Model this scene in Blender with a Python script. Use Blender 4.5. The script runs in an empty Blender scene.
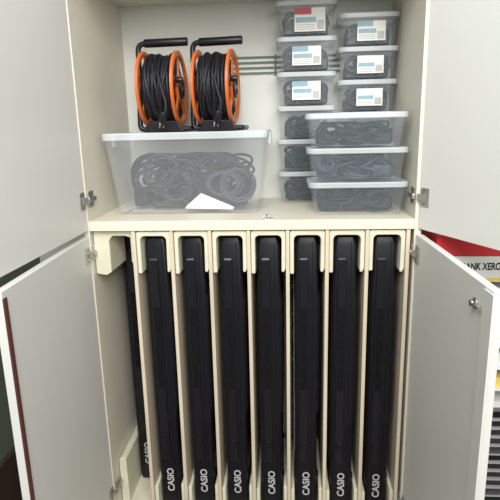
import bpy, bmesh, math, random
from mathutils import Vector, Matrix
random.seed(4)
scene=bpy.context.scene
scene.view_settings.view_transform='Standard'
S=1.1           # top surface of the middle shelf
XL,XR=-.487,.478  # inner faces of cabinet sides
DEP=.48
FB=.05          # top of the cabinet's bottom panel

# ---------------------------------------------------------------- materials
def mat(name,col,rough=.5,metal=0,var=.06,scale=8,bump=0,alpha=1,stretch=None,spec=.5):
    m=bpy.data.materials.new(name); m.use_nodes=True
    nt=m.node_tree; b=nt.nodes['Principled BSDF']
    b.inputs['Roughness'].default_value=rough; b.inputs['Metallic'].default_value=metal
    b.inputs['Specular IOR Level'].default_value=spec
    b.inputs['Alpha'].default_value=alpha
    tc=nt.nodes.new('ShaderNodeTexCoord'); mp=nt.nodes.new('ShaderNodeMapping')
    n=nt.nodes.new('ShaderNodeTexNoise'); n.inputs['Scale'].default_value=scale; n.inputs['Detail'].default_value=5
    if stretch: mp.inputs['Scale'].default_value=stretch
    nt.links.new(tc.outputs['Object'],mp.inputs[0]); nt.links.new(mp.outputs[0],n.inputs['Vector'])
    r=nt.nodes.new('ShaderNodeValToRGB')
    r.color_ramp.elements[0].position=.3; r.color_ramp.elements[1].position=.7
    r.color_ramp.elements[0].color=(*[c*(1-var) for c in col],1)
    r.color_ramp.elements[1].color=(*[min(1,c*(1+var)) for c in col],1)
    nt.links.new(n.outputs['Fac'],r.inputs[0]); nt.links.new(r.outputs[0],b.inputs['Base Color'])
    if bump:
        bp=nt.nodes.new('ShaderNodeBump'); bp.inputs['Strength'].default_value=bump; bp.inputs['Distance'].default_value=.002
        n2=nt.nodes.new('ShaderNodeTexNoise'); n2.inputs['Scale'].default_value=scale*30
        nt.links.new(tc.outputs['Object'],n2.inputs['Vector'])
        nt.links.new(n2.outputs['Fac'],bp.inputs['Height']); nt.links.new(bp.outputs[0],b.inputs['Normal'])
    return m
M_DOOR=mat('door_laminate',(.67,.67,.635),.4,var=.02,scale=3)
M_SIDE=mat('cabinet_laminate',(.66,.63,.53),.5,var=.03,scale=3)
M_BACK=mat('backboard',(.66,.67,.62),.6,var=.03,scale=3)
M_SHELF=mat('shelf_laminate',(.70,.66,.54),.45,var=.03,scale=4)
M_PLY=mat('birch_ply',(.60,.52,.39),.6,var=.10,scale=6,stretch=(6,6,.6))
M_FOAM=mat('cream_foam',(.66,.64,.49),.9,var=.08,scale=14,bump=.3)
M_BROWN=mat('brown_edging',(.10,.03,.025),.5)
M_SKIRT=mat('dark_skirting',(.05,.03,.022),.5)
M_BLK=mat('black_plastic',(.006,.006,.009),.38,var=.2,scale=20,bump=.06,spec=.32)
M_BLK2=mat('black_plastic_satin',(.008,.008,.011),.30,var=.1,spec=.38)
M_DARK=mat('recess_black',(.003,.003,.003),.7,spec=.2)
M_CABLE=mat('cable_rubber',(.009,.009,.012),.5,var=.2,spec=.35)
M_CABG=mat('grey_cable',(.028,.038,.052),.5,var=.2)
M_ORG=mat('orange_plastic',(.55,.12,.022),.4,var=.05)
M_PLAS=mat('frosted_plastic',(.62,.69,.73),.14,var=.03,alpha=.12)
M_PLASB=mat('frosted_plastic_bin',(.68,.71,.74),.18,var=.03,alpha=.17)
M_LID=mat('frosted_lid',(.74,.78,.80),.3,var=.03,alpha=.55)
M_MET=mat('steel',(.55,.55,.53),.35,metal=1)
M_WHITE=mat('white_paper',(.74,.74,.72),.7,var=.02)
M_RED=mat('red_print',(.62,.02,.03),.5)
M_LRED=mat('label_red',(.42,.06,.07),.5)
M_BLUE=mat('label_blue',(.22,.36,.42),.5)
M_GREY=mat('grey_text',(.40,.40,.38),.5)
M_LOGO=mat('logo_print',(.50,.50,.49),.5)
M_GREEN=mat('green_enamel',(.14,.20,.14),.4)
M_WALLG=mat('wall_paint_green',(.12,.15,.10),.8,var=.04,bump=.1)
M_WALL=mat('wall_paint_cream',(.55,.55,.48),.8,var=.03,bump=.1)
M_FLOOR=mat('floor_lino',(.10,.055,.035),.45,var=.25,scale=12)
M_YEL=mat('yellow_card',(.75,.60,.10),.6)
M_KEYW=mat('ivory_keys',(.75,.75,.72),.3)
M_STEEL2=mat('grey_steel_shelf',(.12,.12,.13),.45)

# ---------------------------------------------------------------- helpers
def empty(name,loc=(0,0,0),rotz=0):
    e=bpy.data.objects.new(name,None); e.location=loc; e.rotation_euler=(0,0,rotz)
    e.empty_display_size=.05
    scene.collection.objects.link(e); return e
def finish(bm,name,m,parent=None,bevel=0,smooth=False,seg=2):
    bmesh.ops.recalc_face_normals(bm,faces=bm.faces)
    me=bpy.data.meshes.new(name); bm.to_mesh(me); bm.free()
    o=bpy.data.objects.new(name,me); scene.collection.objects.link(o)
    for mm in (m if isinstance(m,(list,tuple)) else [m]): me.materials.append(mm)
    if smooth:
        for p in me.polygons: p.use_smooth=True
    if bevel:
        b=o.modifiers.new('bev','BEVEL'); b.width=bevel; b.segments=seg; b.limit_method='ANGLE'
    if parent: o.parent=parent
    return o
def box(name,x0,x1,y0,y1,z0,z1,m,parent=None,bevel=.001):
    bm=bmesh.new(); bmesh.ops.create_cube(bm,size=1)
    for v in bm.verts:
        v.co=Vector((x0 if v.co.x<0 else x1, y0 if v.co.y<0 else y1, z0 if v.co.z<0 else z1))
    return finish(bm,name,m,parent,bevel)
def prism(name,pts,y0,y1,m,parent=None,bevel=0,axis='y'):
    bm=bmesh.new()
    def P(a,b,c):
        return (a,c,b) if axis=='y' else ((a,b,c) if axis=='z' else (c,a,b))
    A=[bm.verts.new(P(a,b,y0)) for a,b in pts]; B=[bm.verts.new(P(a,b,y1)) for a,b in pts]
    bm.faces.new(A); bm.faces.new(B[::-1])
    n=len(pts)
    for i in range(n): bm.faces.new((A[i],A[(i+1)%n],B[(i+1)%n],B[i]))
    return finish(bm,name,m,parent,bevel)
def rrect(w,d,r,n=5):
    pts=[]
    for cx,cy,a0 in ((w/2-r,d/2-r,0),(-w/2+r,d/2-r,90),(-w/2+r,-d/2+r,180),(w/2-r,-d/2+r,270)):
        for i in range(n+1):
            a=math.radians(a0+90*i/n); pts.append((cx+r*math.cos(a),cy+r*math.sin(a)))
    return pts
def loft(name,levels,m,parent=None,cap0=True,cap1=True,loc=(0,0,0),smooth=False,solid=0):
    bm=bmesh.new(); rings=[]
    for z,w,d,r in levels:
        rings.append([bm.verts.new((loc[0]+x,loc[1]+y,loc[2]+z)) for x,y in rrect(w,d,r)])
    for a,b in zip(rings,rings[1:]):
        for i in range(len(a)):
            bm.faces.new((a[i],a[(i+1)%len(a)],b[(i+1)%len(a)],b[i]))
    if cap0: bm.faces.new(rings[0][::-1])
    if cap1: bm.faces.new(rings[-1])
    o=finish(bm,name,m,parent,smooth=smooth)
    if solid:
        s=o.modifiers.new('solid','SOLIDIFY'); s.thickness=solid
    return o
def cyl(name,p0,p1,r,m,parent=None,seg=20,bevel=0):
    p0=Vector(p0);p1=Vector(p1); bm=bmesh.new()
    q=(p1-p0).to_track_quat('Z','Y').to_matrix().to_4x4()
    bmesh.ops.create_cone(bm,cap_ends=True,segments=seg,radius1=r,radius2=r,depth=(p1-p0).length,
        matrix=Matrix.Translation((p0+p1)/2)@q)
    o=finish(bm,name,m,parent,bevel)
    for p in o.data.polygons: p.use_smooth=len(p.vertices)==4
    return o
def tube(name,strands,r,m,parent=None,kind='NURBS',cyclic=False,res=3):
    cu=bpy.data.curves.new(name,'CURVE'); cu.dimensions='3D'; cu.bevel_depth=r; cu.bevel_resolution=res; cu.resolution_u=6
    cu.use_fill_caps=True
    for pts in strands:
        s=cu.splines.new(kind); s.points.add(len(pts)-1)
        for p,c in zip(s.points,pts): p.co=(*c,1)
        s.use_cyclic_u=cyclic
        if kind=='NURBS': s.order_u=3 if len(pts)>2 else 2; s.use_endpoint_u=not cyclic
    cu.materials.append(m)
    o=bpy.data.objects.new(name,cu); scene.collection.objects.link(o)
    if parent: o.parent=parent
    return o
def text(name,body,size,mx,m,parent=None,bold=.0):
    cu=bpy.data.curves.new(name,'FONT'); cu.body=body; cu.size=size; cu.extrude=.0003; cu.offset=bold
    cu.align_x='CENTER'; cu.align_y='CENTER'; cu.materials.append(m)
    o=bpy.data.objects.new(name,cu); scene.collection.objects.link(o); o.matrix_world=mx
    if parent: o.parent=parent
    return o
UPWARD=Matrix(((0,-1,0,0),(0,0,-1,0),(1,0,0,0),(0,0,0,1)))
FACING=Matrix(((1,0,0,0),(0,0,-1,0),(0,1,0,0),(0,0,0,1)))

# ---------------------------------------------------------------- room
box('floor',-1.6,2.2,-3.6,.7,-.05,0,M_FLOOR,bevel=0)
box('wall_back',-1.6,2.2,.52,.62,0,2.7,M_WALL,bevel=0)
box('wall_left',-1.02,-.92,-3.0,.52,0,2.7,M_WALLG,bevel=0)
box('wall_right',2.1,2.2,-3.6,.52,0,2.7,M_WALL,bevel=0)
box('baseboard_left',-.92,-.900,-3.0,.52,0,.22,M_SKIRT)

# ---------------------------------------------------------------- cabinet
cab=empty('storage_cabinet',(0,0,0))
box('side_panel_left',XL-.02,XL,0,DEP,.0,S+.76,M_SIDE,cab)
box('side_panel_right',XR,XR+.02,0,DEP,.0,S+.76,M_SIDE,cab)
box('back_panel',XL-.02,XR+.02,DEP,DEP+.012,0,S+.76,M_BACK,cab)
box('middle_shelf',XL,XR,0,DEP,S-.03,S,M_SHELF,cab,.0015)
box('top_panel',XL,XR,0,DEP,S+.695,S+.725,M_SIDE,cab)
box('bottom_panel',XL,XR,0.0,DEP,FB-.02,FB,M_SIDE,cab)
box('plinth',XL,XR,.03,.05,0,FB-.02,M_SIDE,cab)
KX=[-.295+.1165*i for i in range(7)]
for i in range(8):
    x=KX[0]-.0585+.1165*i
    if i==7: x=.4625
    box('divider_%d'%(i+1),x-.0055,x+.0055,.0,.45,FB,S-.032,M_PLY,cab,.001)

def door(tag,hx,hy,ex,ey,z0,z1,side,mat_=M_DOOR):
    d=Vector((ex-hx,ey-hy)); n=Vector((d.y,-d.x)).normalized()
    if n.x*side<0: n=-n
    t=.019
    a=Vector((hx,hy)); b=Vector((ex,ey))
    pts=[tuple(a),tuple(b),tuple(b+n*t),tuple(a+n*t)]
    o=prism('door_'+tag,pts,z0,z1,mat_,cab,.0015,axis='z')
    return a,d.normalized(),-n
def hinge(tag,a,u,n,z,side):
    sx=XL if side<0 else XR
    s=1 if side<0 else -1
    box('hinge_plate_'+tag,min(sx,sx+s*.004),max(sx,sx+s*.004),.010,.050,z-.024,z+.024,M_MET,cab,.0015)
    box('hinge_arm_'+tag,min(sx+s*.004,sx+s*.012),max(sx+s*.004,sx+s*.012),-.004,.055,z-.007,z+.007,M_MET,cab,.002)
    nn=Vector((n.x,n.y))
    p=a+u*.006; q=a+u*.040
    prism('hinge_flange_'+tag,[tuple(p),tuple(q),tuple(q+nn*.003),tuple(p+nn*.003)],z-.026,z+.026,M_MET,cab,.001,axis='z')
    p=a+u*.002; q=a+u*.026
    prism('hinge_link_'+tag,[tuple(p+nn*.003),tuple(q+nn*.003),tuple(q+nn*.006),tuple(p+nn*.012)],z-.009,z+.009,M_MET,cab,.001,axis='z')
    for k,dz in enumerate((-.019,.019)):
        c=a+u*.022; c3=Vector((c.x,c.y,z+dz)); n3=Vector((n.x,n.y,0))
        cyl('hinge_screw_%s_%d'%(tag,k),c3+n3*.003,c3+n3*.0045,.0035,M_STEEL2,cab,12)
g=.004
UL=door('upper_left',XL-.003,-g,-.49,-.54,S-.028,S+.75,-1)
UR=door('upper_right',XR+.010,-g,.708,-.486,S-.028,S+.75,1)
LL=door('lower_left',XL-.003,-g,-.465,-.54,.03,S-.045,-1)
LR=door('lower_right',XR+.006,-g,.506,-.535,.03,S-.045,1)
for tag,D,zs,sd in (('ul',UL,(S+.065,S+.66),-1),('ur',UR,(S+.065,S+.66),1),('ll',LL,(S-.10,.16),-1),('lr',LR,(S-.10,.16),1)):
    for k,z in enumerate(zs): hinge('%s%d'%(tag,k),D[0],D[1],D[2],z,sd)
a,u,n=LL
p=a+u*.524; q=a+u*.537
prism('door_seal_strip',[tuple(p),tuple(q),tuple(q+n*.004),tuple(p+n*.004)],.06,S-.06,M_BROWN,cab,axis='z')
a,u,n=LR
for k,(z,dd) in enumerate(((S-.095,.45),(.20,.44))):
    c=a+u*dd; c3=Vector((c.x,c.y,z)); n3=Vector((n.x,n.y,0))
    cyl('lock_base_%d'%k,c3,c3+n3*.003,.012,M_MET,cab)
    cyl('lock_knob_%d'%k,c3+n3*.003,c3+n3*.012,.007,M_MET,cab)
    e=c+u*.04
    cyl('lock_tongue_%d'%k,c3+n3*.008,Vector((e.x,e.y,z+.004))+n3*.008,.003,M_MET,cab)
p=a+u*.492; q=a+u*.537
prism('door_lipping',[tuple(p),tuple(q),tuple(q+n*.004),tuple(p+n*.004)],.045,S-.05,M_DOOR,cab,axis='z')
box('catch_plate',.045,.07,.004,.03,S,S+.003,M_MET,cab,.001)
cyl('catch_pin',(.057,.016,S+.003),(.057,.016,S+.014),.004,M_MET,cab)
tube('catch_hook',[[(.057,.016,S+.012),(.050,.008,S+.016),(.042,.006,S+.010)]],.002,M_MET,cab)

# ---------------------------------------------------------------- keyboards
def keyboard(cx,yf):
    kb=empty('electronic_keyboard',(cx,yf,0))
    z0,z1=FB+.0165,S-.054
    bm=bmesh.new(); rings=[]
    lv=[(z0,.028,.026,.02),(z0+.006,.034,.032,.006),(z0+.03,.036,.034,0),(z0+.38,.037,.034,0),(z0+.392,.038,.040,0),
        (z1-.20,.038,.040,0),(z1-.185,.037,.035,0),(z1-.03,.035,.033,0),(z1-.008,.031,.028,.006),(z1,.022,.020,.02)]
    for z,wl,wr,ins in lv:
        y0=ins; y1=.30-ins; r=.010
        pts=[]
        for cx_,cy_,a0 in ((wr-r,y1-r,0),(-wl+r,y1-r,90),(-wl+r,y0+r,180),(wr-r,y0+r,270)):
            for i in range(6):
                a=math.radians(a0+18*i); pts.append((cx_+r*math.cos(a),cy_+r*math.sin(a)))
        rings.append([bm.verts.new((x,y,z)) for x,y in pts])
    for A,B in zip(rings,rings[1:]):
        for i in range(len(A)): bm.faces.new((A[i],A[(i+1)%len(A)],B[(i+1)%len(A)],B[i]))
    bm.faces.new(rings[0][::-1]); bm.faces.new(rings[-1])
    o=finish(bm,'case',M_BLK,kb,smooth=True)
    o.modifiers.new('es','EDGE_SPLIT').split_angle=math.radians(40)
    loft('housing_band',[(z0+.20,.024,.006,.002),(z0+.205,.028,.012,.003),(z1-.075,.028,.012,.003),(z1-.07,.024,.006,.002)],M_BLK2,kb,loc=(-.010,.0,0))
    box('seam',.0165,.0182,-.0008,.004,z0+.02,z1-.02,M_DARK,kb,0)
    box('seam_outer',.0290,.0302,-.0002,.006,z0+.40,z1-.19,M_DARK,kb,0)
    box('jack_panel',-.019,.000,-.0068,-.005,z0+.47,z0+.75,M_DARK,kb,.0008)
    for k in range(5):
        zz=z0+.505+.05*k
        cyl('jack_%d'%k,(-.0095,-.0085,zz),(-.0095,-.005,zz),.005,M_BLK2,kb,16)
        cyl('jack_hole_%d'%k,(-.0095,-.0088,zz),(-.0095,-.0083,zz),.003,M_DARK,kb,12)
    box('cable_hook',-.016,-.002,-.012,-.004,z0+.255,z0+.285,M_BLK2,kb,.003)
    box('key_bed',-.0415,-.0365,.17,.292,z0+.05,z1-.05,M_KEYW,kb,.001)
    bm=bmesh.new()
    nk=35; L=(z1-z0-.10)/nk
    for k in range(nk):
        if k%7 in (2,6): continue
        zc=z0+.05+L*(k+1)
        r=bmesh.ops.create_cube(bm,size=1)
        for v in r['verts']:
            v.co=Vector((-.0435+v.co.x*.005,.205+v.co.y*.07,zc+v.co.z*.010))
    finish(bm,'black_keys',M_BLK2,kb)
    bm=bmesh.new()
    for s in (z0+.06,z1-.16):
        for k in range(9):
            r=bmesh.ops.create_cube(bm,size=1)
            for v in r['verts']: v.co=Vector((-.038+v.co.x*.002,.08+v.co.y*.08,s+.012*k+v.co.z*.005))
    finish(bm,'speaker_grille',M_DARK,kb)
    for k,(yy,zz) in enumerate(((.04,z0+.13),(.26,z0+.13),(.04,z1-.25),(.26,z1-.25))):
        cyl('rubber_foot_%d'%k,(.034,yy,zz),(.0415,yy,zz),.009,M_DARK,kb,14)
    t=text('brand_lettering','CASIO',.032,Matrix.Translation((-.000,-.0012,.184))@UPWARD@Matrix.Diagonal((.98,1.0,1,1)),M_LOGO,kb,.0007)
    t.parent=kb
    return kb
for x in KX: keyboard(x,.035)
keyboard(-.415,.18)

def foam_top(cx,w=.104,y0=.008):
    zt=S-.034; zi=zt-.014; zb=zt-.128; h=w/2; t=.012
    r=.014
    j=random.uniform(-.006,.006)
    pts=[(cx-h,zb+j),(cx-h,zt-.004),(cx-h+.004,zt),(cx+h-.004,zt),(cx+h,zt-.004),(cx+h,zb+.012),(cx+h-t*.5,zb),(cx+h-t-.001,zb+.002)]
    for i in range(5):
        a=math.radians(0+90*i/4); pts.append((cx+h-t-r+r*math.cos(a),zi-r+r*math.sin(a)))
    for i in range(5):
        a=math.radians(90+90*i/4); pts.append((cx-h+t+r+r*math.cos(a),zi-r+r*math.sin(a)))
    pts.append((cx-h+t,zb+j))
    return prism('foam_cushion',pts,y0,.30,M_FOAM,None,.0025)
def foam_bottom(cx,w=.104,y0=.008,h_=.135):
    zb=FB+.0005; h=w/2; t=.012; r=.012; zi=zb+.0145
    pts=[(cx-h,zb),(cx+h,zb),(cx+h,zb+h_),(cx+h-.004,zb+h_+.005),(cx+h-t,zb+h_)]
    for i in range(5):
        a=math.radians(0-90*i/4); pts.append((cx+h-t-r+r*math.cos(a),zi+r+r*math.sin(a)))
    for i in range(5):
        a=math.radians(-90-90*i/4); pts.append((cx-h+t+r+r*math.cos(a),zi+r+r*math.sin(a)))
    pts+=[(cx-h+t,zb+h_-.01),(cx-h+.004,zb+h_-.005),(cx-h,zb+h_-.01)]
    return prism('foam_cushion',pts,y0,.30,M_FOAM,None,.0025)
for x in KX:
    foam_top(x); foam_bottom(x)
zt=S-.034
prism('foam_cushion',[(XL+.003,zt-.135),(XL+.003,zt),(-.362,zt),(-.362,zt-.10),(-.369,zt-.10),(-.369,zt-.02),(-.385,zt-.015),(-.425,zt-.015),(-.436,zt-.03),(-.436,zt-.13),(-.452,zt-.14)],.02,.17,M_FOAM,None,.002)
prism('foam_cushion',[(XL+.003,FB+.0005),(-.362,FB+.0005),(-.362,.17),(-.369,.17),(-.371,FB+.016),(-.457,FB+.016),(-.459,.24),(-.47,.25),(XL+.003,.24)],.06,.44,M_FOAM,None,.002)

# ---------------------------------------------------------------- storage boxes
def tangle(name,cx,cy,cz,w,d,h,n,r,m,parent,rad=None):
    strands=[]
    for k in range(n):
        R=(rad or min(w,d)*.45)*random.uniform(.6,1)
        ox=cx+random.uniform(-1,1)*max(0,w/2-R-.005); oy=cy+random.uniform(-1,1)*max(0,d/2-R*.8-.005)
        oz=cz+h*random.random()*.8+.01
        tx=random.uniform(-.5,.5); ty=random.uniform(-.9,.9); ph=random.random()*6
        pts=[]
        for i in range(10):
            a=2*math.pi*i/10+ph
            x=R*math.cos(a)*random.uniform(.85,1.1); y=.8*R*math.sin(a)*random.uniform(.85,1.1)
            z=oz+tx*x+ty*y
            z=max(cz+r,min(cz+h-r,z))
            X=max(cx-w/2+r,min(cx+w/2-r,ox+x)); Y=max(cy-d/2+r,min(cy+d/2-r,oy+y))
            pts.append((X,Y,z))
        strands.append(pts)
    return tube(name,strands,r,m,parent,cyclic=True,res=2)
def coils(name,w,d,h,n,R,r,m,parent,per=7):
    """tied coils of cable standing behind the front wall of a container"""
    strands=[]
    for k in range(n):
        Rk=R*random.uniform(.75,1.05)
        cx=-w/2+w*(k+.5)/n+random.uniform(-.03,.03); cx=max(-w/2+Rk+.004,min(w/2-Rk-.004,cx))
        cz=min(h-Rk*.7,Rk+random.uniform(0,max(0,h-2*Rk)))+.01
        cy=-d/2+.012+random.uniform(0,.35)*d
        e=random.uniform(.7,1); tilt=random.uniform(-.6,.6); lean=random.uniform(-.35,.35)
        for q in range(per):
            pts=[]; rr=Rk*random.uniform(.80,1.04); j=random.uniform(-.006,.006); jy=random.uniform(0,.02)
            for i in range(10):
                a=2*math.pi*i/10
                x=rr*math.cos(a); z=rr*e*math.sin(a)
                X=cx+x*math.cos(tilt)-z*math.sin(tilt)+j; Z=cz+x*math.sin(tilt)+z*math.cos(tilt)
                Y=cy+jy+lean*z
                pts.append((max(-w/2+r,min(w/2-r,X)),max(-d/2+r,min(d/2-r,Y)),max(.008+r,min(h,Z))))
            strands.append(pts)
    return tube(name,strands,r,m,parent,cyclic=True,res=2)
def tub(name,cx,cy,z,w,d,h,pm,lidh=.014,fill=None,label=None,taper=.9,n=10,cr=.0035,rot=0,dark=None,blk=0):
    e=empty(name,(cx,cy,z),rot)
    bt=taper
    loft('tub_body',[(.0,w*bt-.02,d*bt-.02,.012),(.004,w*bt-.004,d*bt-.004,.016),(.008,w*bt,d*bt,.018),(h-lidh,w-.008,d-.008,.022),(h-lidh,w,d,.024),(h-lidh+.003,w,d,.024)],
         pm,e,cap1=False)
    loft('lid',[(h-lidh-.002,w+.003,d+.003,.025),(h-lidh,w+.006,d+.006,.026),(h-.003,w+.006,d+.006,.026),(h,w+.001,d+.001,.024),(h,w-.016,d-.016,.018),(h-.004,w-.022,d-.022,.016)],
         M_LID,e,cap0=False)
    iw,idp=w*bt-.016,d*bt-.016
    m=dark or (M_CABLE if random.random()<.6 else M_CABG)
    if fill:
        tangle('contents_cable',0,0,.006,iw,idp,(h-lidh)*fill,n,cr,m,e)
        coils('contents_coil',iw,idp,(h-lidh)*fill+.006,max(2,int(iw/.07)),(h-lidh)*.40,cr*.8,m,e,per=9)
    for k in range(blk):
        bw=iw/blk*.8; x=-iw/2+iw*(k+.1)/blk; hh=(h-lidh)*random.uniform(.35,.6)
        box('contents_adapter_%d'%k,x,x+bw,-idp*.18,idp*.4,.007,.007+hh,m,e,.008)
    if label:
        fy=-(d*.5*(bt+.45*(1-bt)))-.0035
        lw,lh=label[0],label[1]; lx=label[2]; lz=h*.45
        box('label_card',lx-lw/2,lx+lw/2,fy-.001,fy,lz-lh/2,lz+lh/2,M_WHITE,e,0)
        box('label_header',lx-lw/2,lx-lw/2+lw*.55,fy-.0018,fy-.001,lz+lh*.22,lz+lh/2,label[3],e,0)
        box('label_picture',lx-lw/2+.004,lx+lw/2-.03,fy-.0018,fy-.001,lz-lh*.12,lz+lh*.10,M_BLUE,e,0)
        box('label_barcode',lx+lw/2-.026,lx+lw/2-.004,fy-.0018,fy-.001,lz-lh*.42,lz-.002,M_GREY,e,0)
        for k in range(3):
            box('label_line_%d'%k,lx-lw/2+.006,lx+lw/2-.034,fy-.0018,fy-.001,lz-lh*(.22+.09*k)-.001,lz-lh*(.22+.09*k)+.001,M_GREY,e,0)
    return e
BX,BY,BH=-.207,.272,.256
big=tub('storage_bin',BX,BY,S,.515,.335,BH,M_PLASB,lidh=.020,fill=.78,taper=.88,n=20,cr=.0042,dark=M_CABLE)
coils('contents_looms',.44,.275,.19,6,.06,.0035,M_CABG,big,6)
for k in range(7):
    x=-.20+.056*(k%7); zc=.014+.045*(k%3)
    box('contents_adapter_%d'%k,x,x+.048,-.06+.08*(k%2),.0+.08*(k%2),zc,zc+.060,M_CABLE,big,.008)
bm=bmesh.new()
vs=[bm.verts.new(p) for p in ((-.01,-.1395,.016),(.145,-.1395,.012),(.15,-.1405,.02),(.045,-.143,.066),(-.005,-.141,.024))]
bm.faces.new(vs); o=finish(bm,'paper_slip',M_WHITE,big); s=o.modifiers.new('s','SOLIDIFY'); s.thickness=.0006
for s in (-1,1):
    box('lid_clip_%d'%(s+1),s*.258-.006+(.003*s),s*.258+.006+(.003*s),-.045,.045,BH-.045,BH-.006,M_LID,big,.003)

for k in range(3):
    tub('storage_box',.323-.004*k,.150,S+.1005*k,.290,.185,.100,M_PLAS,fill=.82,taper=.9,n=14,cr=.0036,rot=.01*(1-k),dark=(M_CABLE,M_CABG,M_CABLE)[k],blk=3)
for k in range(6):
    lab=None
    if k==5: lab=(.10,.072,.012,M_LRED)
    if k in (3,4): lab=(.095,.060,.0,M_BLUE)
    tub('storage_box',.177+.003*random.uniform(-1,1),.395,S+.1105*k,.196,.135,.110,M_PLAS,fill=.82,label=lab,taper=.9,n=12,cr=.0033,dark=(M_CABLE if k<3 else M_CABG),blk=3)
for k in range(6):
    lab=(.085,.055,.005,M_WHITE) if k>2 else None
    if k==5: lab=(.09,.060,.005,M_BLUE)
    tub('storage_box',.378,.380,S+.1025*k,.190,.145,.102,M_PLAS,fill=.82,label=lab,taper=.9,n=12,cr=.0033,dark=M_CABG,blk=3)

# ---------------------------------------------------------------- cable reels
def reel(cx,cy,z,rot):
    e=empty('cable_reel',(cx,cy,z),rot)
    R=.116; zc=.020+R; hw=.054
    def flange(x,tag):
        bm=bmesh.new(); N=56
        def ringv(r,xx): return [bm.verts.new((xx,r*math.cos(2*math.pi*i/N),zc+r*math.sin(2*math.pi*i/N))) for i in range(N)]
        t=.004
        prof=[(R,-t),(R,t),(R-.004,t+.002),(R-.016,t+.001),(R-.018,t-.003),(R-.018,-t)]
        rr=[ringv(r,x+dx) for r,dx in prof]
        for k in range(len(rr)):
            A=rr[k];B=rr[(k+1)%len(rr)]
            for i in range(N): bm.faces.new((A[i],A[(i+1)%N],B[(i+1)%N],B[i]))
        for s in range(5):
            a=math.radians(72*s+18)
            r=bmesh.ops.create_cube(bm,size=1)
            for v in r['verts']:
                rad=.070+v.co.z*.070; ww=v.co.y*(.012 if v.co.z>0 else .022)
                v.co=Vector((x+v.co.x*.004, rad*math.cos(a)-ww*math.sin(a), zc+rad*math.sin(a)+ww*math.cos(a)))
        finish(bm,'flange_'+tag,M_ORG,e)
        cyl('hub_'+tag,(x-.006,0,zc),(x+.006,0,zc),.040,M_ORG,e,32)
    flange(-hw,'left'); flange(hw,'right')
    cyl('drum',(-hw+.006,0,zc),(hw-.006,0,zc),.05,M_BLK2,e,32)
    strands=[]; 
    pts=[]
    turns=9
    for layer,rr in enumerate((.082,.090,.098)):
        jx=[random.uniform(-.004,.004) for _ in range(turns+1)]; jr=[random.uniform(-.003,.004) for _ in range(turns+1)]
        for i in range(turns*16):
            a=2*math.pi*i/16; f=i/(turns*16)
            if layer%2: f=1-f
            t=i/16; k=int(t); fr=t-k
            ox=jx[k]*(1-fr)+jx[k+1]*fr; orr=jr[k]*(1-fr)+jr[k+1]*fr
            q=rr+orr
            pts.append((max(-hw+.011,min(hw-.011,-hw+.012+f*(2*hw-.024)+ox)),q*math.cos(a),zc+q*math.sin(a)))
    # loose, crossing outer turns
    cross=[]
    for k in range(5):
        x0=random.uniform(-.03,.03); x1=random.uniform(-.035,.035); ph=random.random()*6; q=.104+random.uniform(-.001,.002)
        cross.append([(max(-.04,min(.04,x0+x1*math.sin(2*math.pi*i/24+ph))),q*math.cos(2*math.pi*i/24),zc+q*math.sin(2*math.pi*i/24)) for i in range(24)])
    tube('wound_cable',[pts],.0053,M_CABLE,e,kind='POLY',res=2)
    tube('wound_cable_outer',cross,.0050,M_CABLE,e,cyclic=True,res=2)
    cyl('wound_core',(-hw+.008,0,zc),(hw-.008,0,zc),.090,M_CABLE,e,40)
    cyl('socket_plate',(hw+.006,0,zc),(hw+.012,0,zc),.034,M_BLK2,e,32,.002)
    for k,(a,b) in enumerate(((.0,.014),(.0,-.014))):
        cyl('outlet_%d'%k,(hw+.012,a,zc+b),(hw+.0135,a,zc+b),.009,M_DARK,e,16)
    cyl('winding_knob',(hw+.006,-.080,zc+.02),(hw+.03,-.080,zc+.02),.009,M_BLK2,e,16,.002)
    xo=-hw-.020; r=.0085; zt=.020+2*R+.024
    tube('stand_frame',[[(xo+.16,-.03,r+.0005),(xo+.03,-.03,r+.0005),(xo+.0,-.03,r+.0005),(xo,-.03,r+.03),(xo,-.015,zc-.02),(xo,0,zc+.05),(xo,0,zt-.045),(xo,0,zt-.012),(xo+.012,0,zt),(xo+.044,0,zt),(xo+.155,0,zt+.002)],
                         [(xo+.16,.06,r+.0005),(xo+.03,.06,r+.0005),(xo,.06,r+.0005),(xo,.06,r+.03),(xo,.02,zc-.02),(xo,.0,zc+.02)],
                         [(xo+.16,-.03,r+.0005),(xo+.16,.06,r+.0005)]],r,M_BLK2,e)
    cyl('grip',(xo+.022,0,zt+.0003),(xo+.162,0,zt+.002),.0130,M_BLK,e,20,.002)
    cyl('axle',(xo,0,zc),(hw+.006,0,zc),.008,M_MET,e,16)
    prism('foot_block',[(xo+.02,.0),(xo+.15,.0),(xo+.13,.034),(xo+.04,.034)],-.06,-.045,M_BLK,e,.003)
    tube('loose_cable',[[(0.015,-.106,zc+.03),(.028,-.120,zc-.02),(.040,-.124,zc-.05),(.030,-.125,.045),(.022,-.118,.02)]],.0045,M_CABLE,e)
    cyl('plug',(.021,-.117,.030),(.030,-.122,.062),.012,M_BLK2,e,18,.003)
    for s in (-.006,.006):
        cyl('plug_pin_%d'%(s>0),(.021+s,-.117,.030),(.017+s,-.114,.014),.0022,M_MET,e,10)
    return e
reel(-.290,.235,S+BH+.0005,math.radians(-1))
reel(-.116,.245,S+BH+.0005,math.radians(-4))

# ---------------------------------------------------------------- green wire rack on the back wall
rk=empty('wire_rack',(0,0,0))
zr=S+.455
tube('rack_rods',[[(-.085,DEP-.012,zr+dz),(.30,DEP-.012,zr+dz)] for dz in (0,.018,.036,.054)],.0025,M_GREEN,rk,kind='POLY')
tube('rack_uprights',[[(x,DEP-.006,zr-.01),(x,DEP-.006,zr+.062)] for x in (-.07,.07,.25)],.0035,M_GREEN,rk,kind='POLY')

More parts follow.
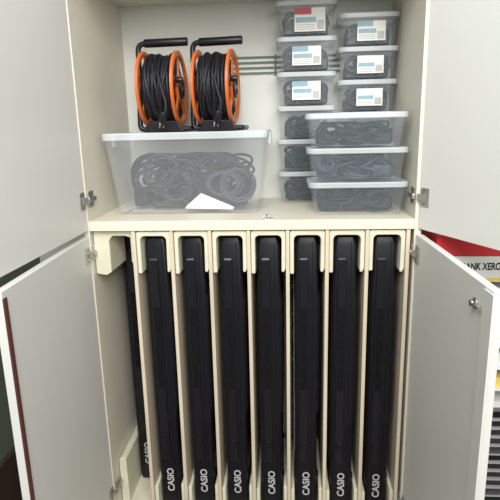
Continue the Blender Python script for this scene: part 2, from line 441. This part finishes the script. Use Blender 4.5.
# ---------------------------------------------------------------- paper shelf standing to the right
ps=empty('paper_rack',(0,0,0))
x0,x1=.53,1.05; yb=.36; yf=-.02
box('rack_side_left',x0,x0+.012,yf,yb,0,S-.10,M_STEEL2,ps)
box('rack_side_right',x1-.012,x1,yf,yb,0,S-.10,M_STEEL2,ps)
box('rack_back',x0+.012,x1-.012,yb-.008,yb,0.02,S-.10,M_STEEL2,ps)
box('rack_top',x0+.012,x1-.012,yf,yb-.008,S-.108,S-.10,M_STEEL2,ps,.001)
zs=[.05,.2,.35,.50,.57,.64,.71,.78,.85,.92]
for k,z in enumerate(zs):
    box('rack_tray_%d'%k,x0+.012,x1-.012,yf,yb-.008,z,z+.006,M_WHITE if k>3 else M_STEEL2,ps)
    if k>=3:
        box('paper_pile_%d'%k,x0+.03,x1-.05,yf+.015,yb-.03,z+.006,z+.025+.010*(k%3),[M_WHITE,M_YEL,M_WHITE][k%3],ps)
for k in range(14):
    box('rack_vent_%d'%k,x0+.05,x1-.05,yf-.002,yf+.01,.08+.03*k,.084+.03*k,M_GREY,ps,0)
pb=empty('copier_paper_box',(0,0,0))
bz=S-.0995
box('carton_front',.56,.98,yf-.03,yf-.021,bz-.075,bz,M_WHITE,pb,.001)
text('carton_lettering','RANK XEROX',.024,Matrix.Translation((.663,yf-.0305,bz-.030))@FACING@Matrix.Diagonal((.80,1.2,1,1)),M_DARK,pb,.0006)
box('carton_stripe',.56,.98,yf-.031,yf-.030,bz-.072,bz-.062,M_YEL,pb,0)
rb=empty('red_letter_tray',(0,0,0))
zt=bz+.0015
box('tray_base',.53,.98,yf-.03,.30,zt,zt+.004,M_RED,rb,.001)
prism('tray_front',[(.53,zt+.004),(.98,zt+.004),(.98,zt+.060),(.86,zt+.060),(.83,zt+.040),(.68,zt+.040),(.65,zt+.060),(.53,zt+.060)],yf-.03,yf-.024,M_RED,rb,.001)
box('tray_side_left',.53,.536,yf-.024,.30,zt+.004,zt+.060,M_RED,rb,.001)
box('tray_side_right',.974,.98,yf-.024,.30,zt+.004,zt+.060,M_RED,rb,.001)
box('tray_back',.536,.974,.294,.30,zt+.004,zt+.060,M_RED,rb,.001)
box('tray_papers',.60,.94,0.0,.28,zt+.004,zt+.050,M_WHITE,rb,.001)

# ---------------------------------------------------------------- camera
cam=bpy.data.cameras.new('camera'); co=bpy.data.objects.new('camera',cam); scene.collection.objects.link(co)
cam.lens=520/500*36; cam.sensor_width=36
fwd=Vector((-.0777,.9689,-.2350)).normalized(); right=Vector((.9970,.0745,-.0226))
right=(right-fwd*right.dot(fwd)).normalized(); up=right.cross(fwd)
mx=Matrix((( right.x,up.x,-fwd.x,.121),(right.y,up.y,-fwd.y,-1.505),(right.z,up.z,-fwd.z,S+.275),(0,0,0,1)))
co.matrix_world=mx; scene.camera=co

# ---------------------------------------------------------------- light
w=bpy.data.worlds.new('world'); scene.world=w; w.use_nodes=True
w.node_tree.nodes['Background'].inputs[0].default_value=(.84,.91,1,1); w.node_tree.nodes['Background'].inputs[1].default_value=.55
def area(name,loc,tgt,size,power,col):
    l=bpy.data.lights.new(name,'AREA'); l.size=size; l.energy=power; l.color=col
    o=bpy.data.objects.new(name,l); scene.collection.objects.link(o); o.location=loc
    o.rotation_euler=(Vector(tgt)-Vector(loc)).to_track_quat('-Z','Y').to_euler()
area('window_light',(.7,-2.9,2.5),(0,0,1.5),1.5,96,(1,.975,.93))
area('ceiling_light',(-.2,-1.5,2.65),(0,-.1,1.3),1.0,36,(.97,.98,1))
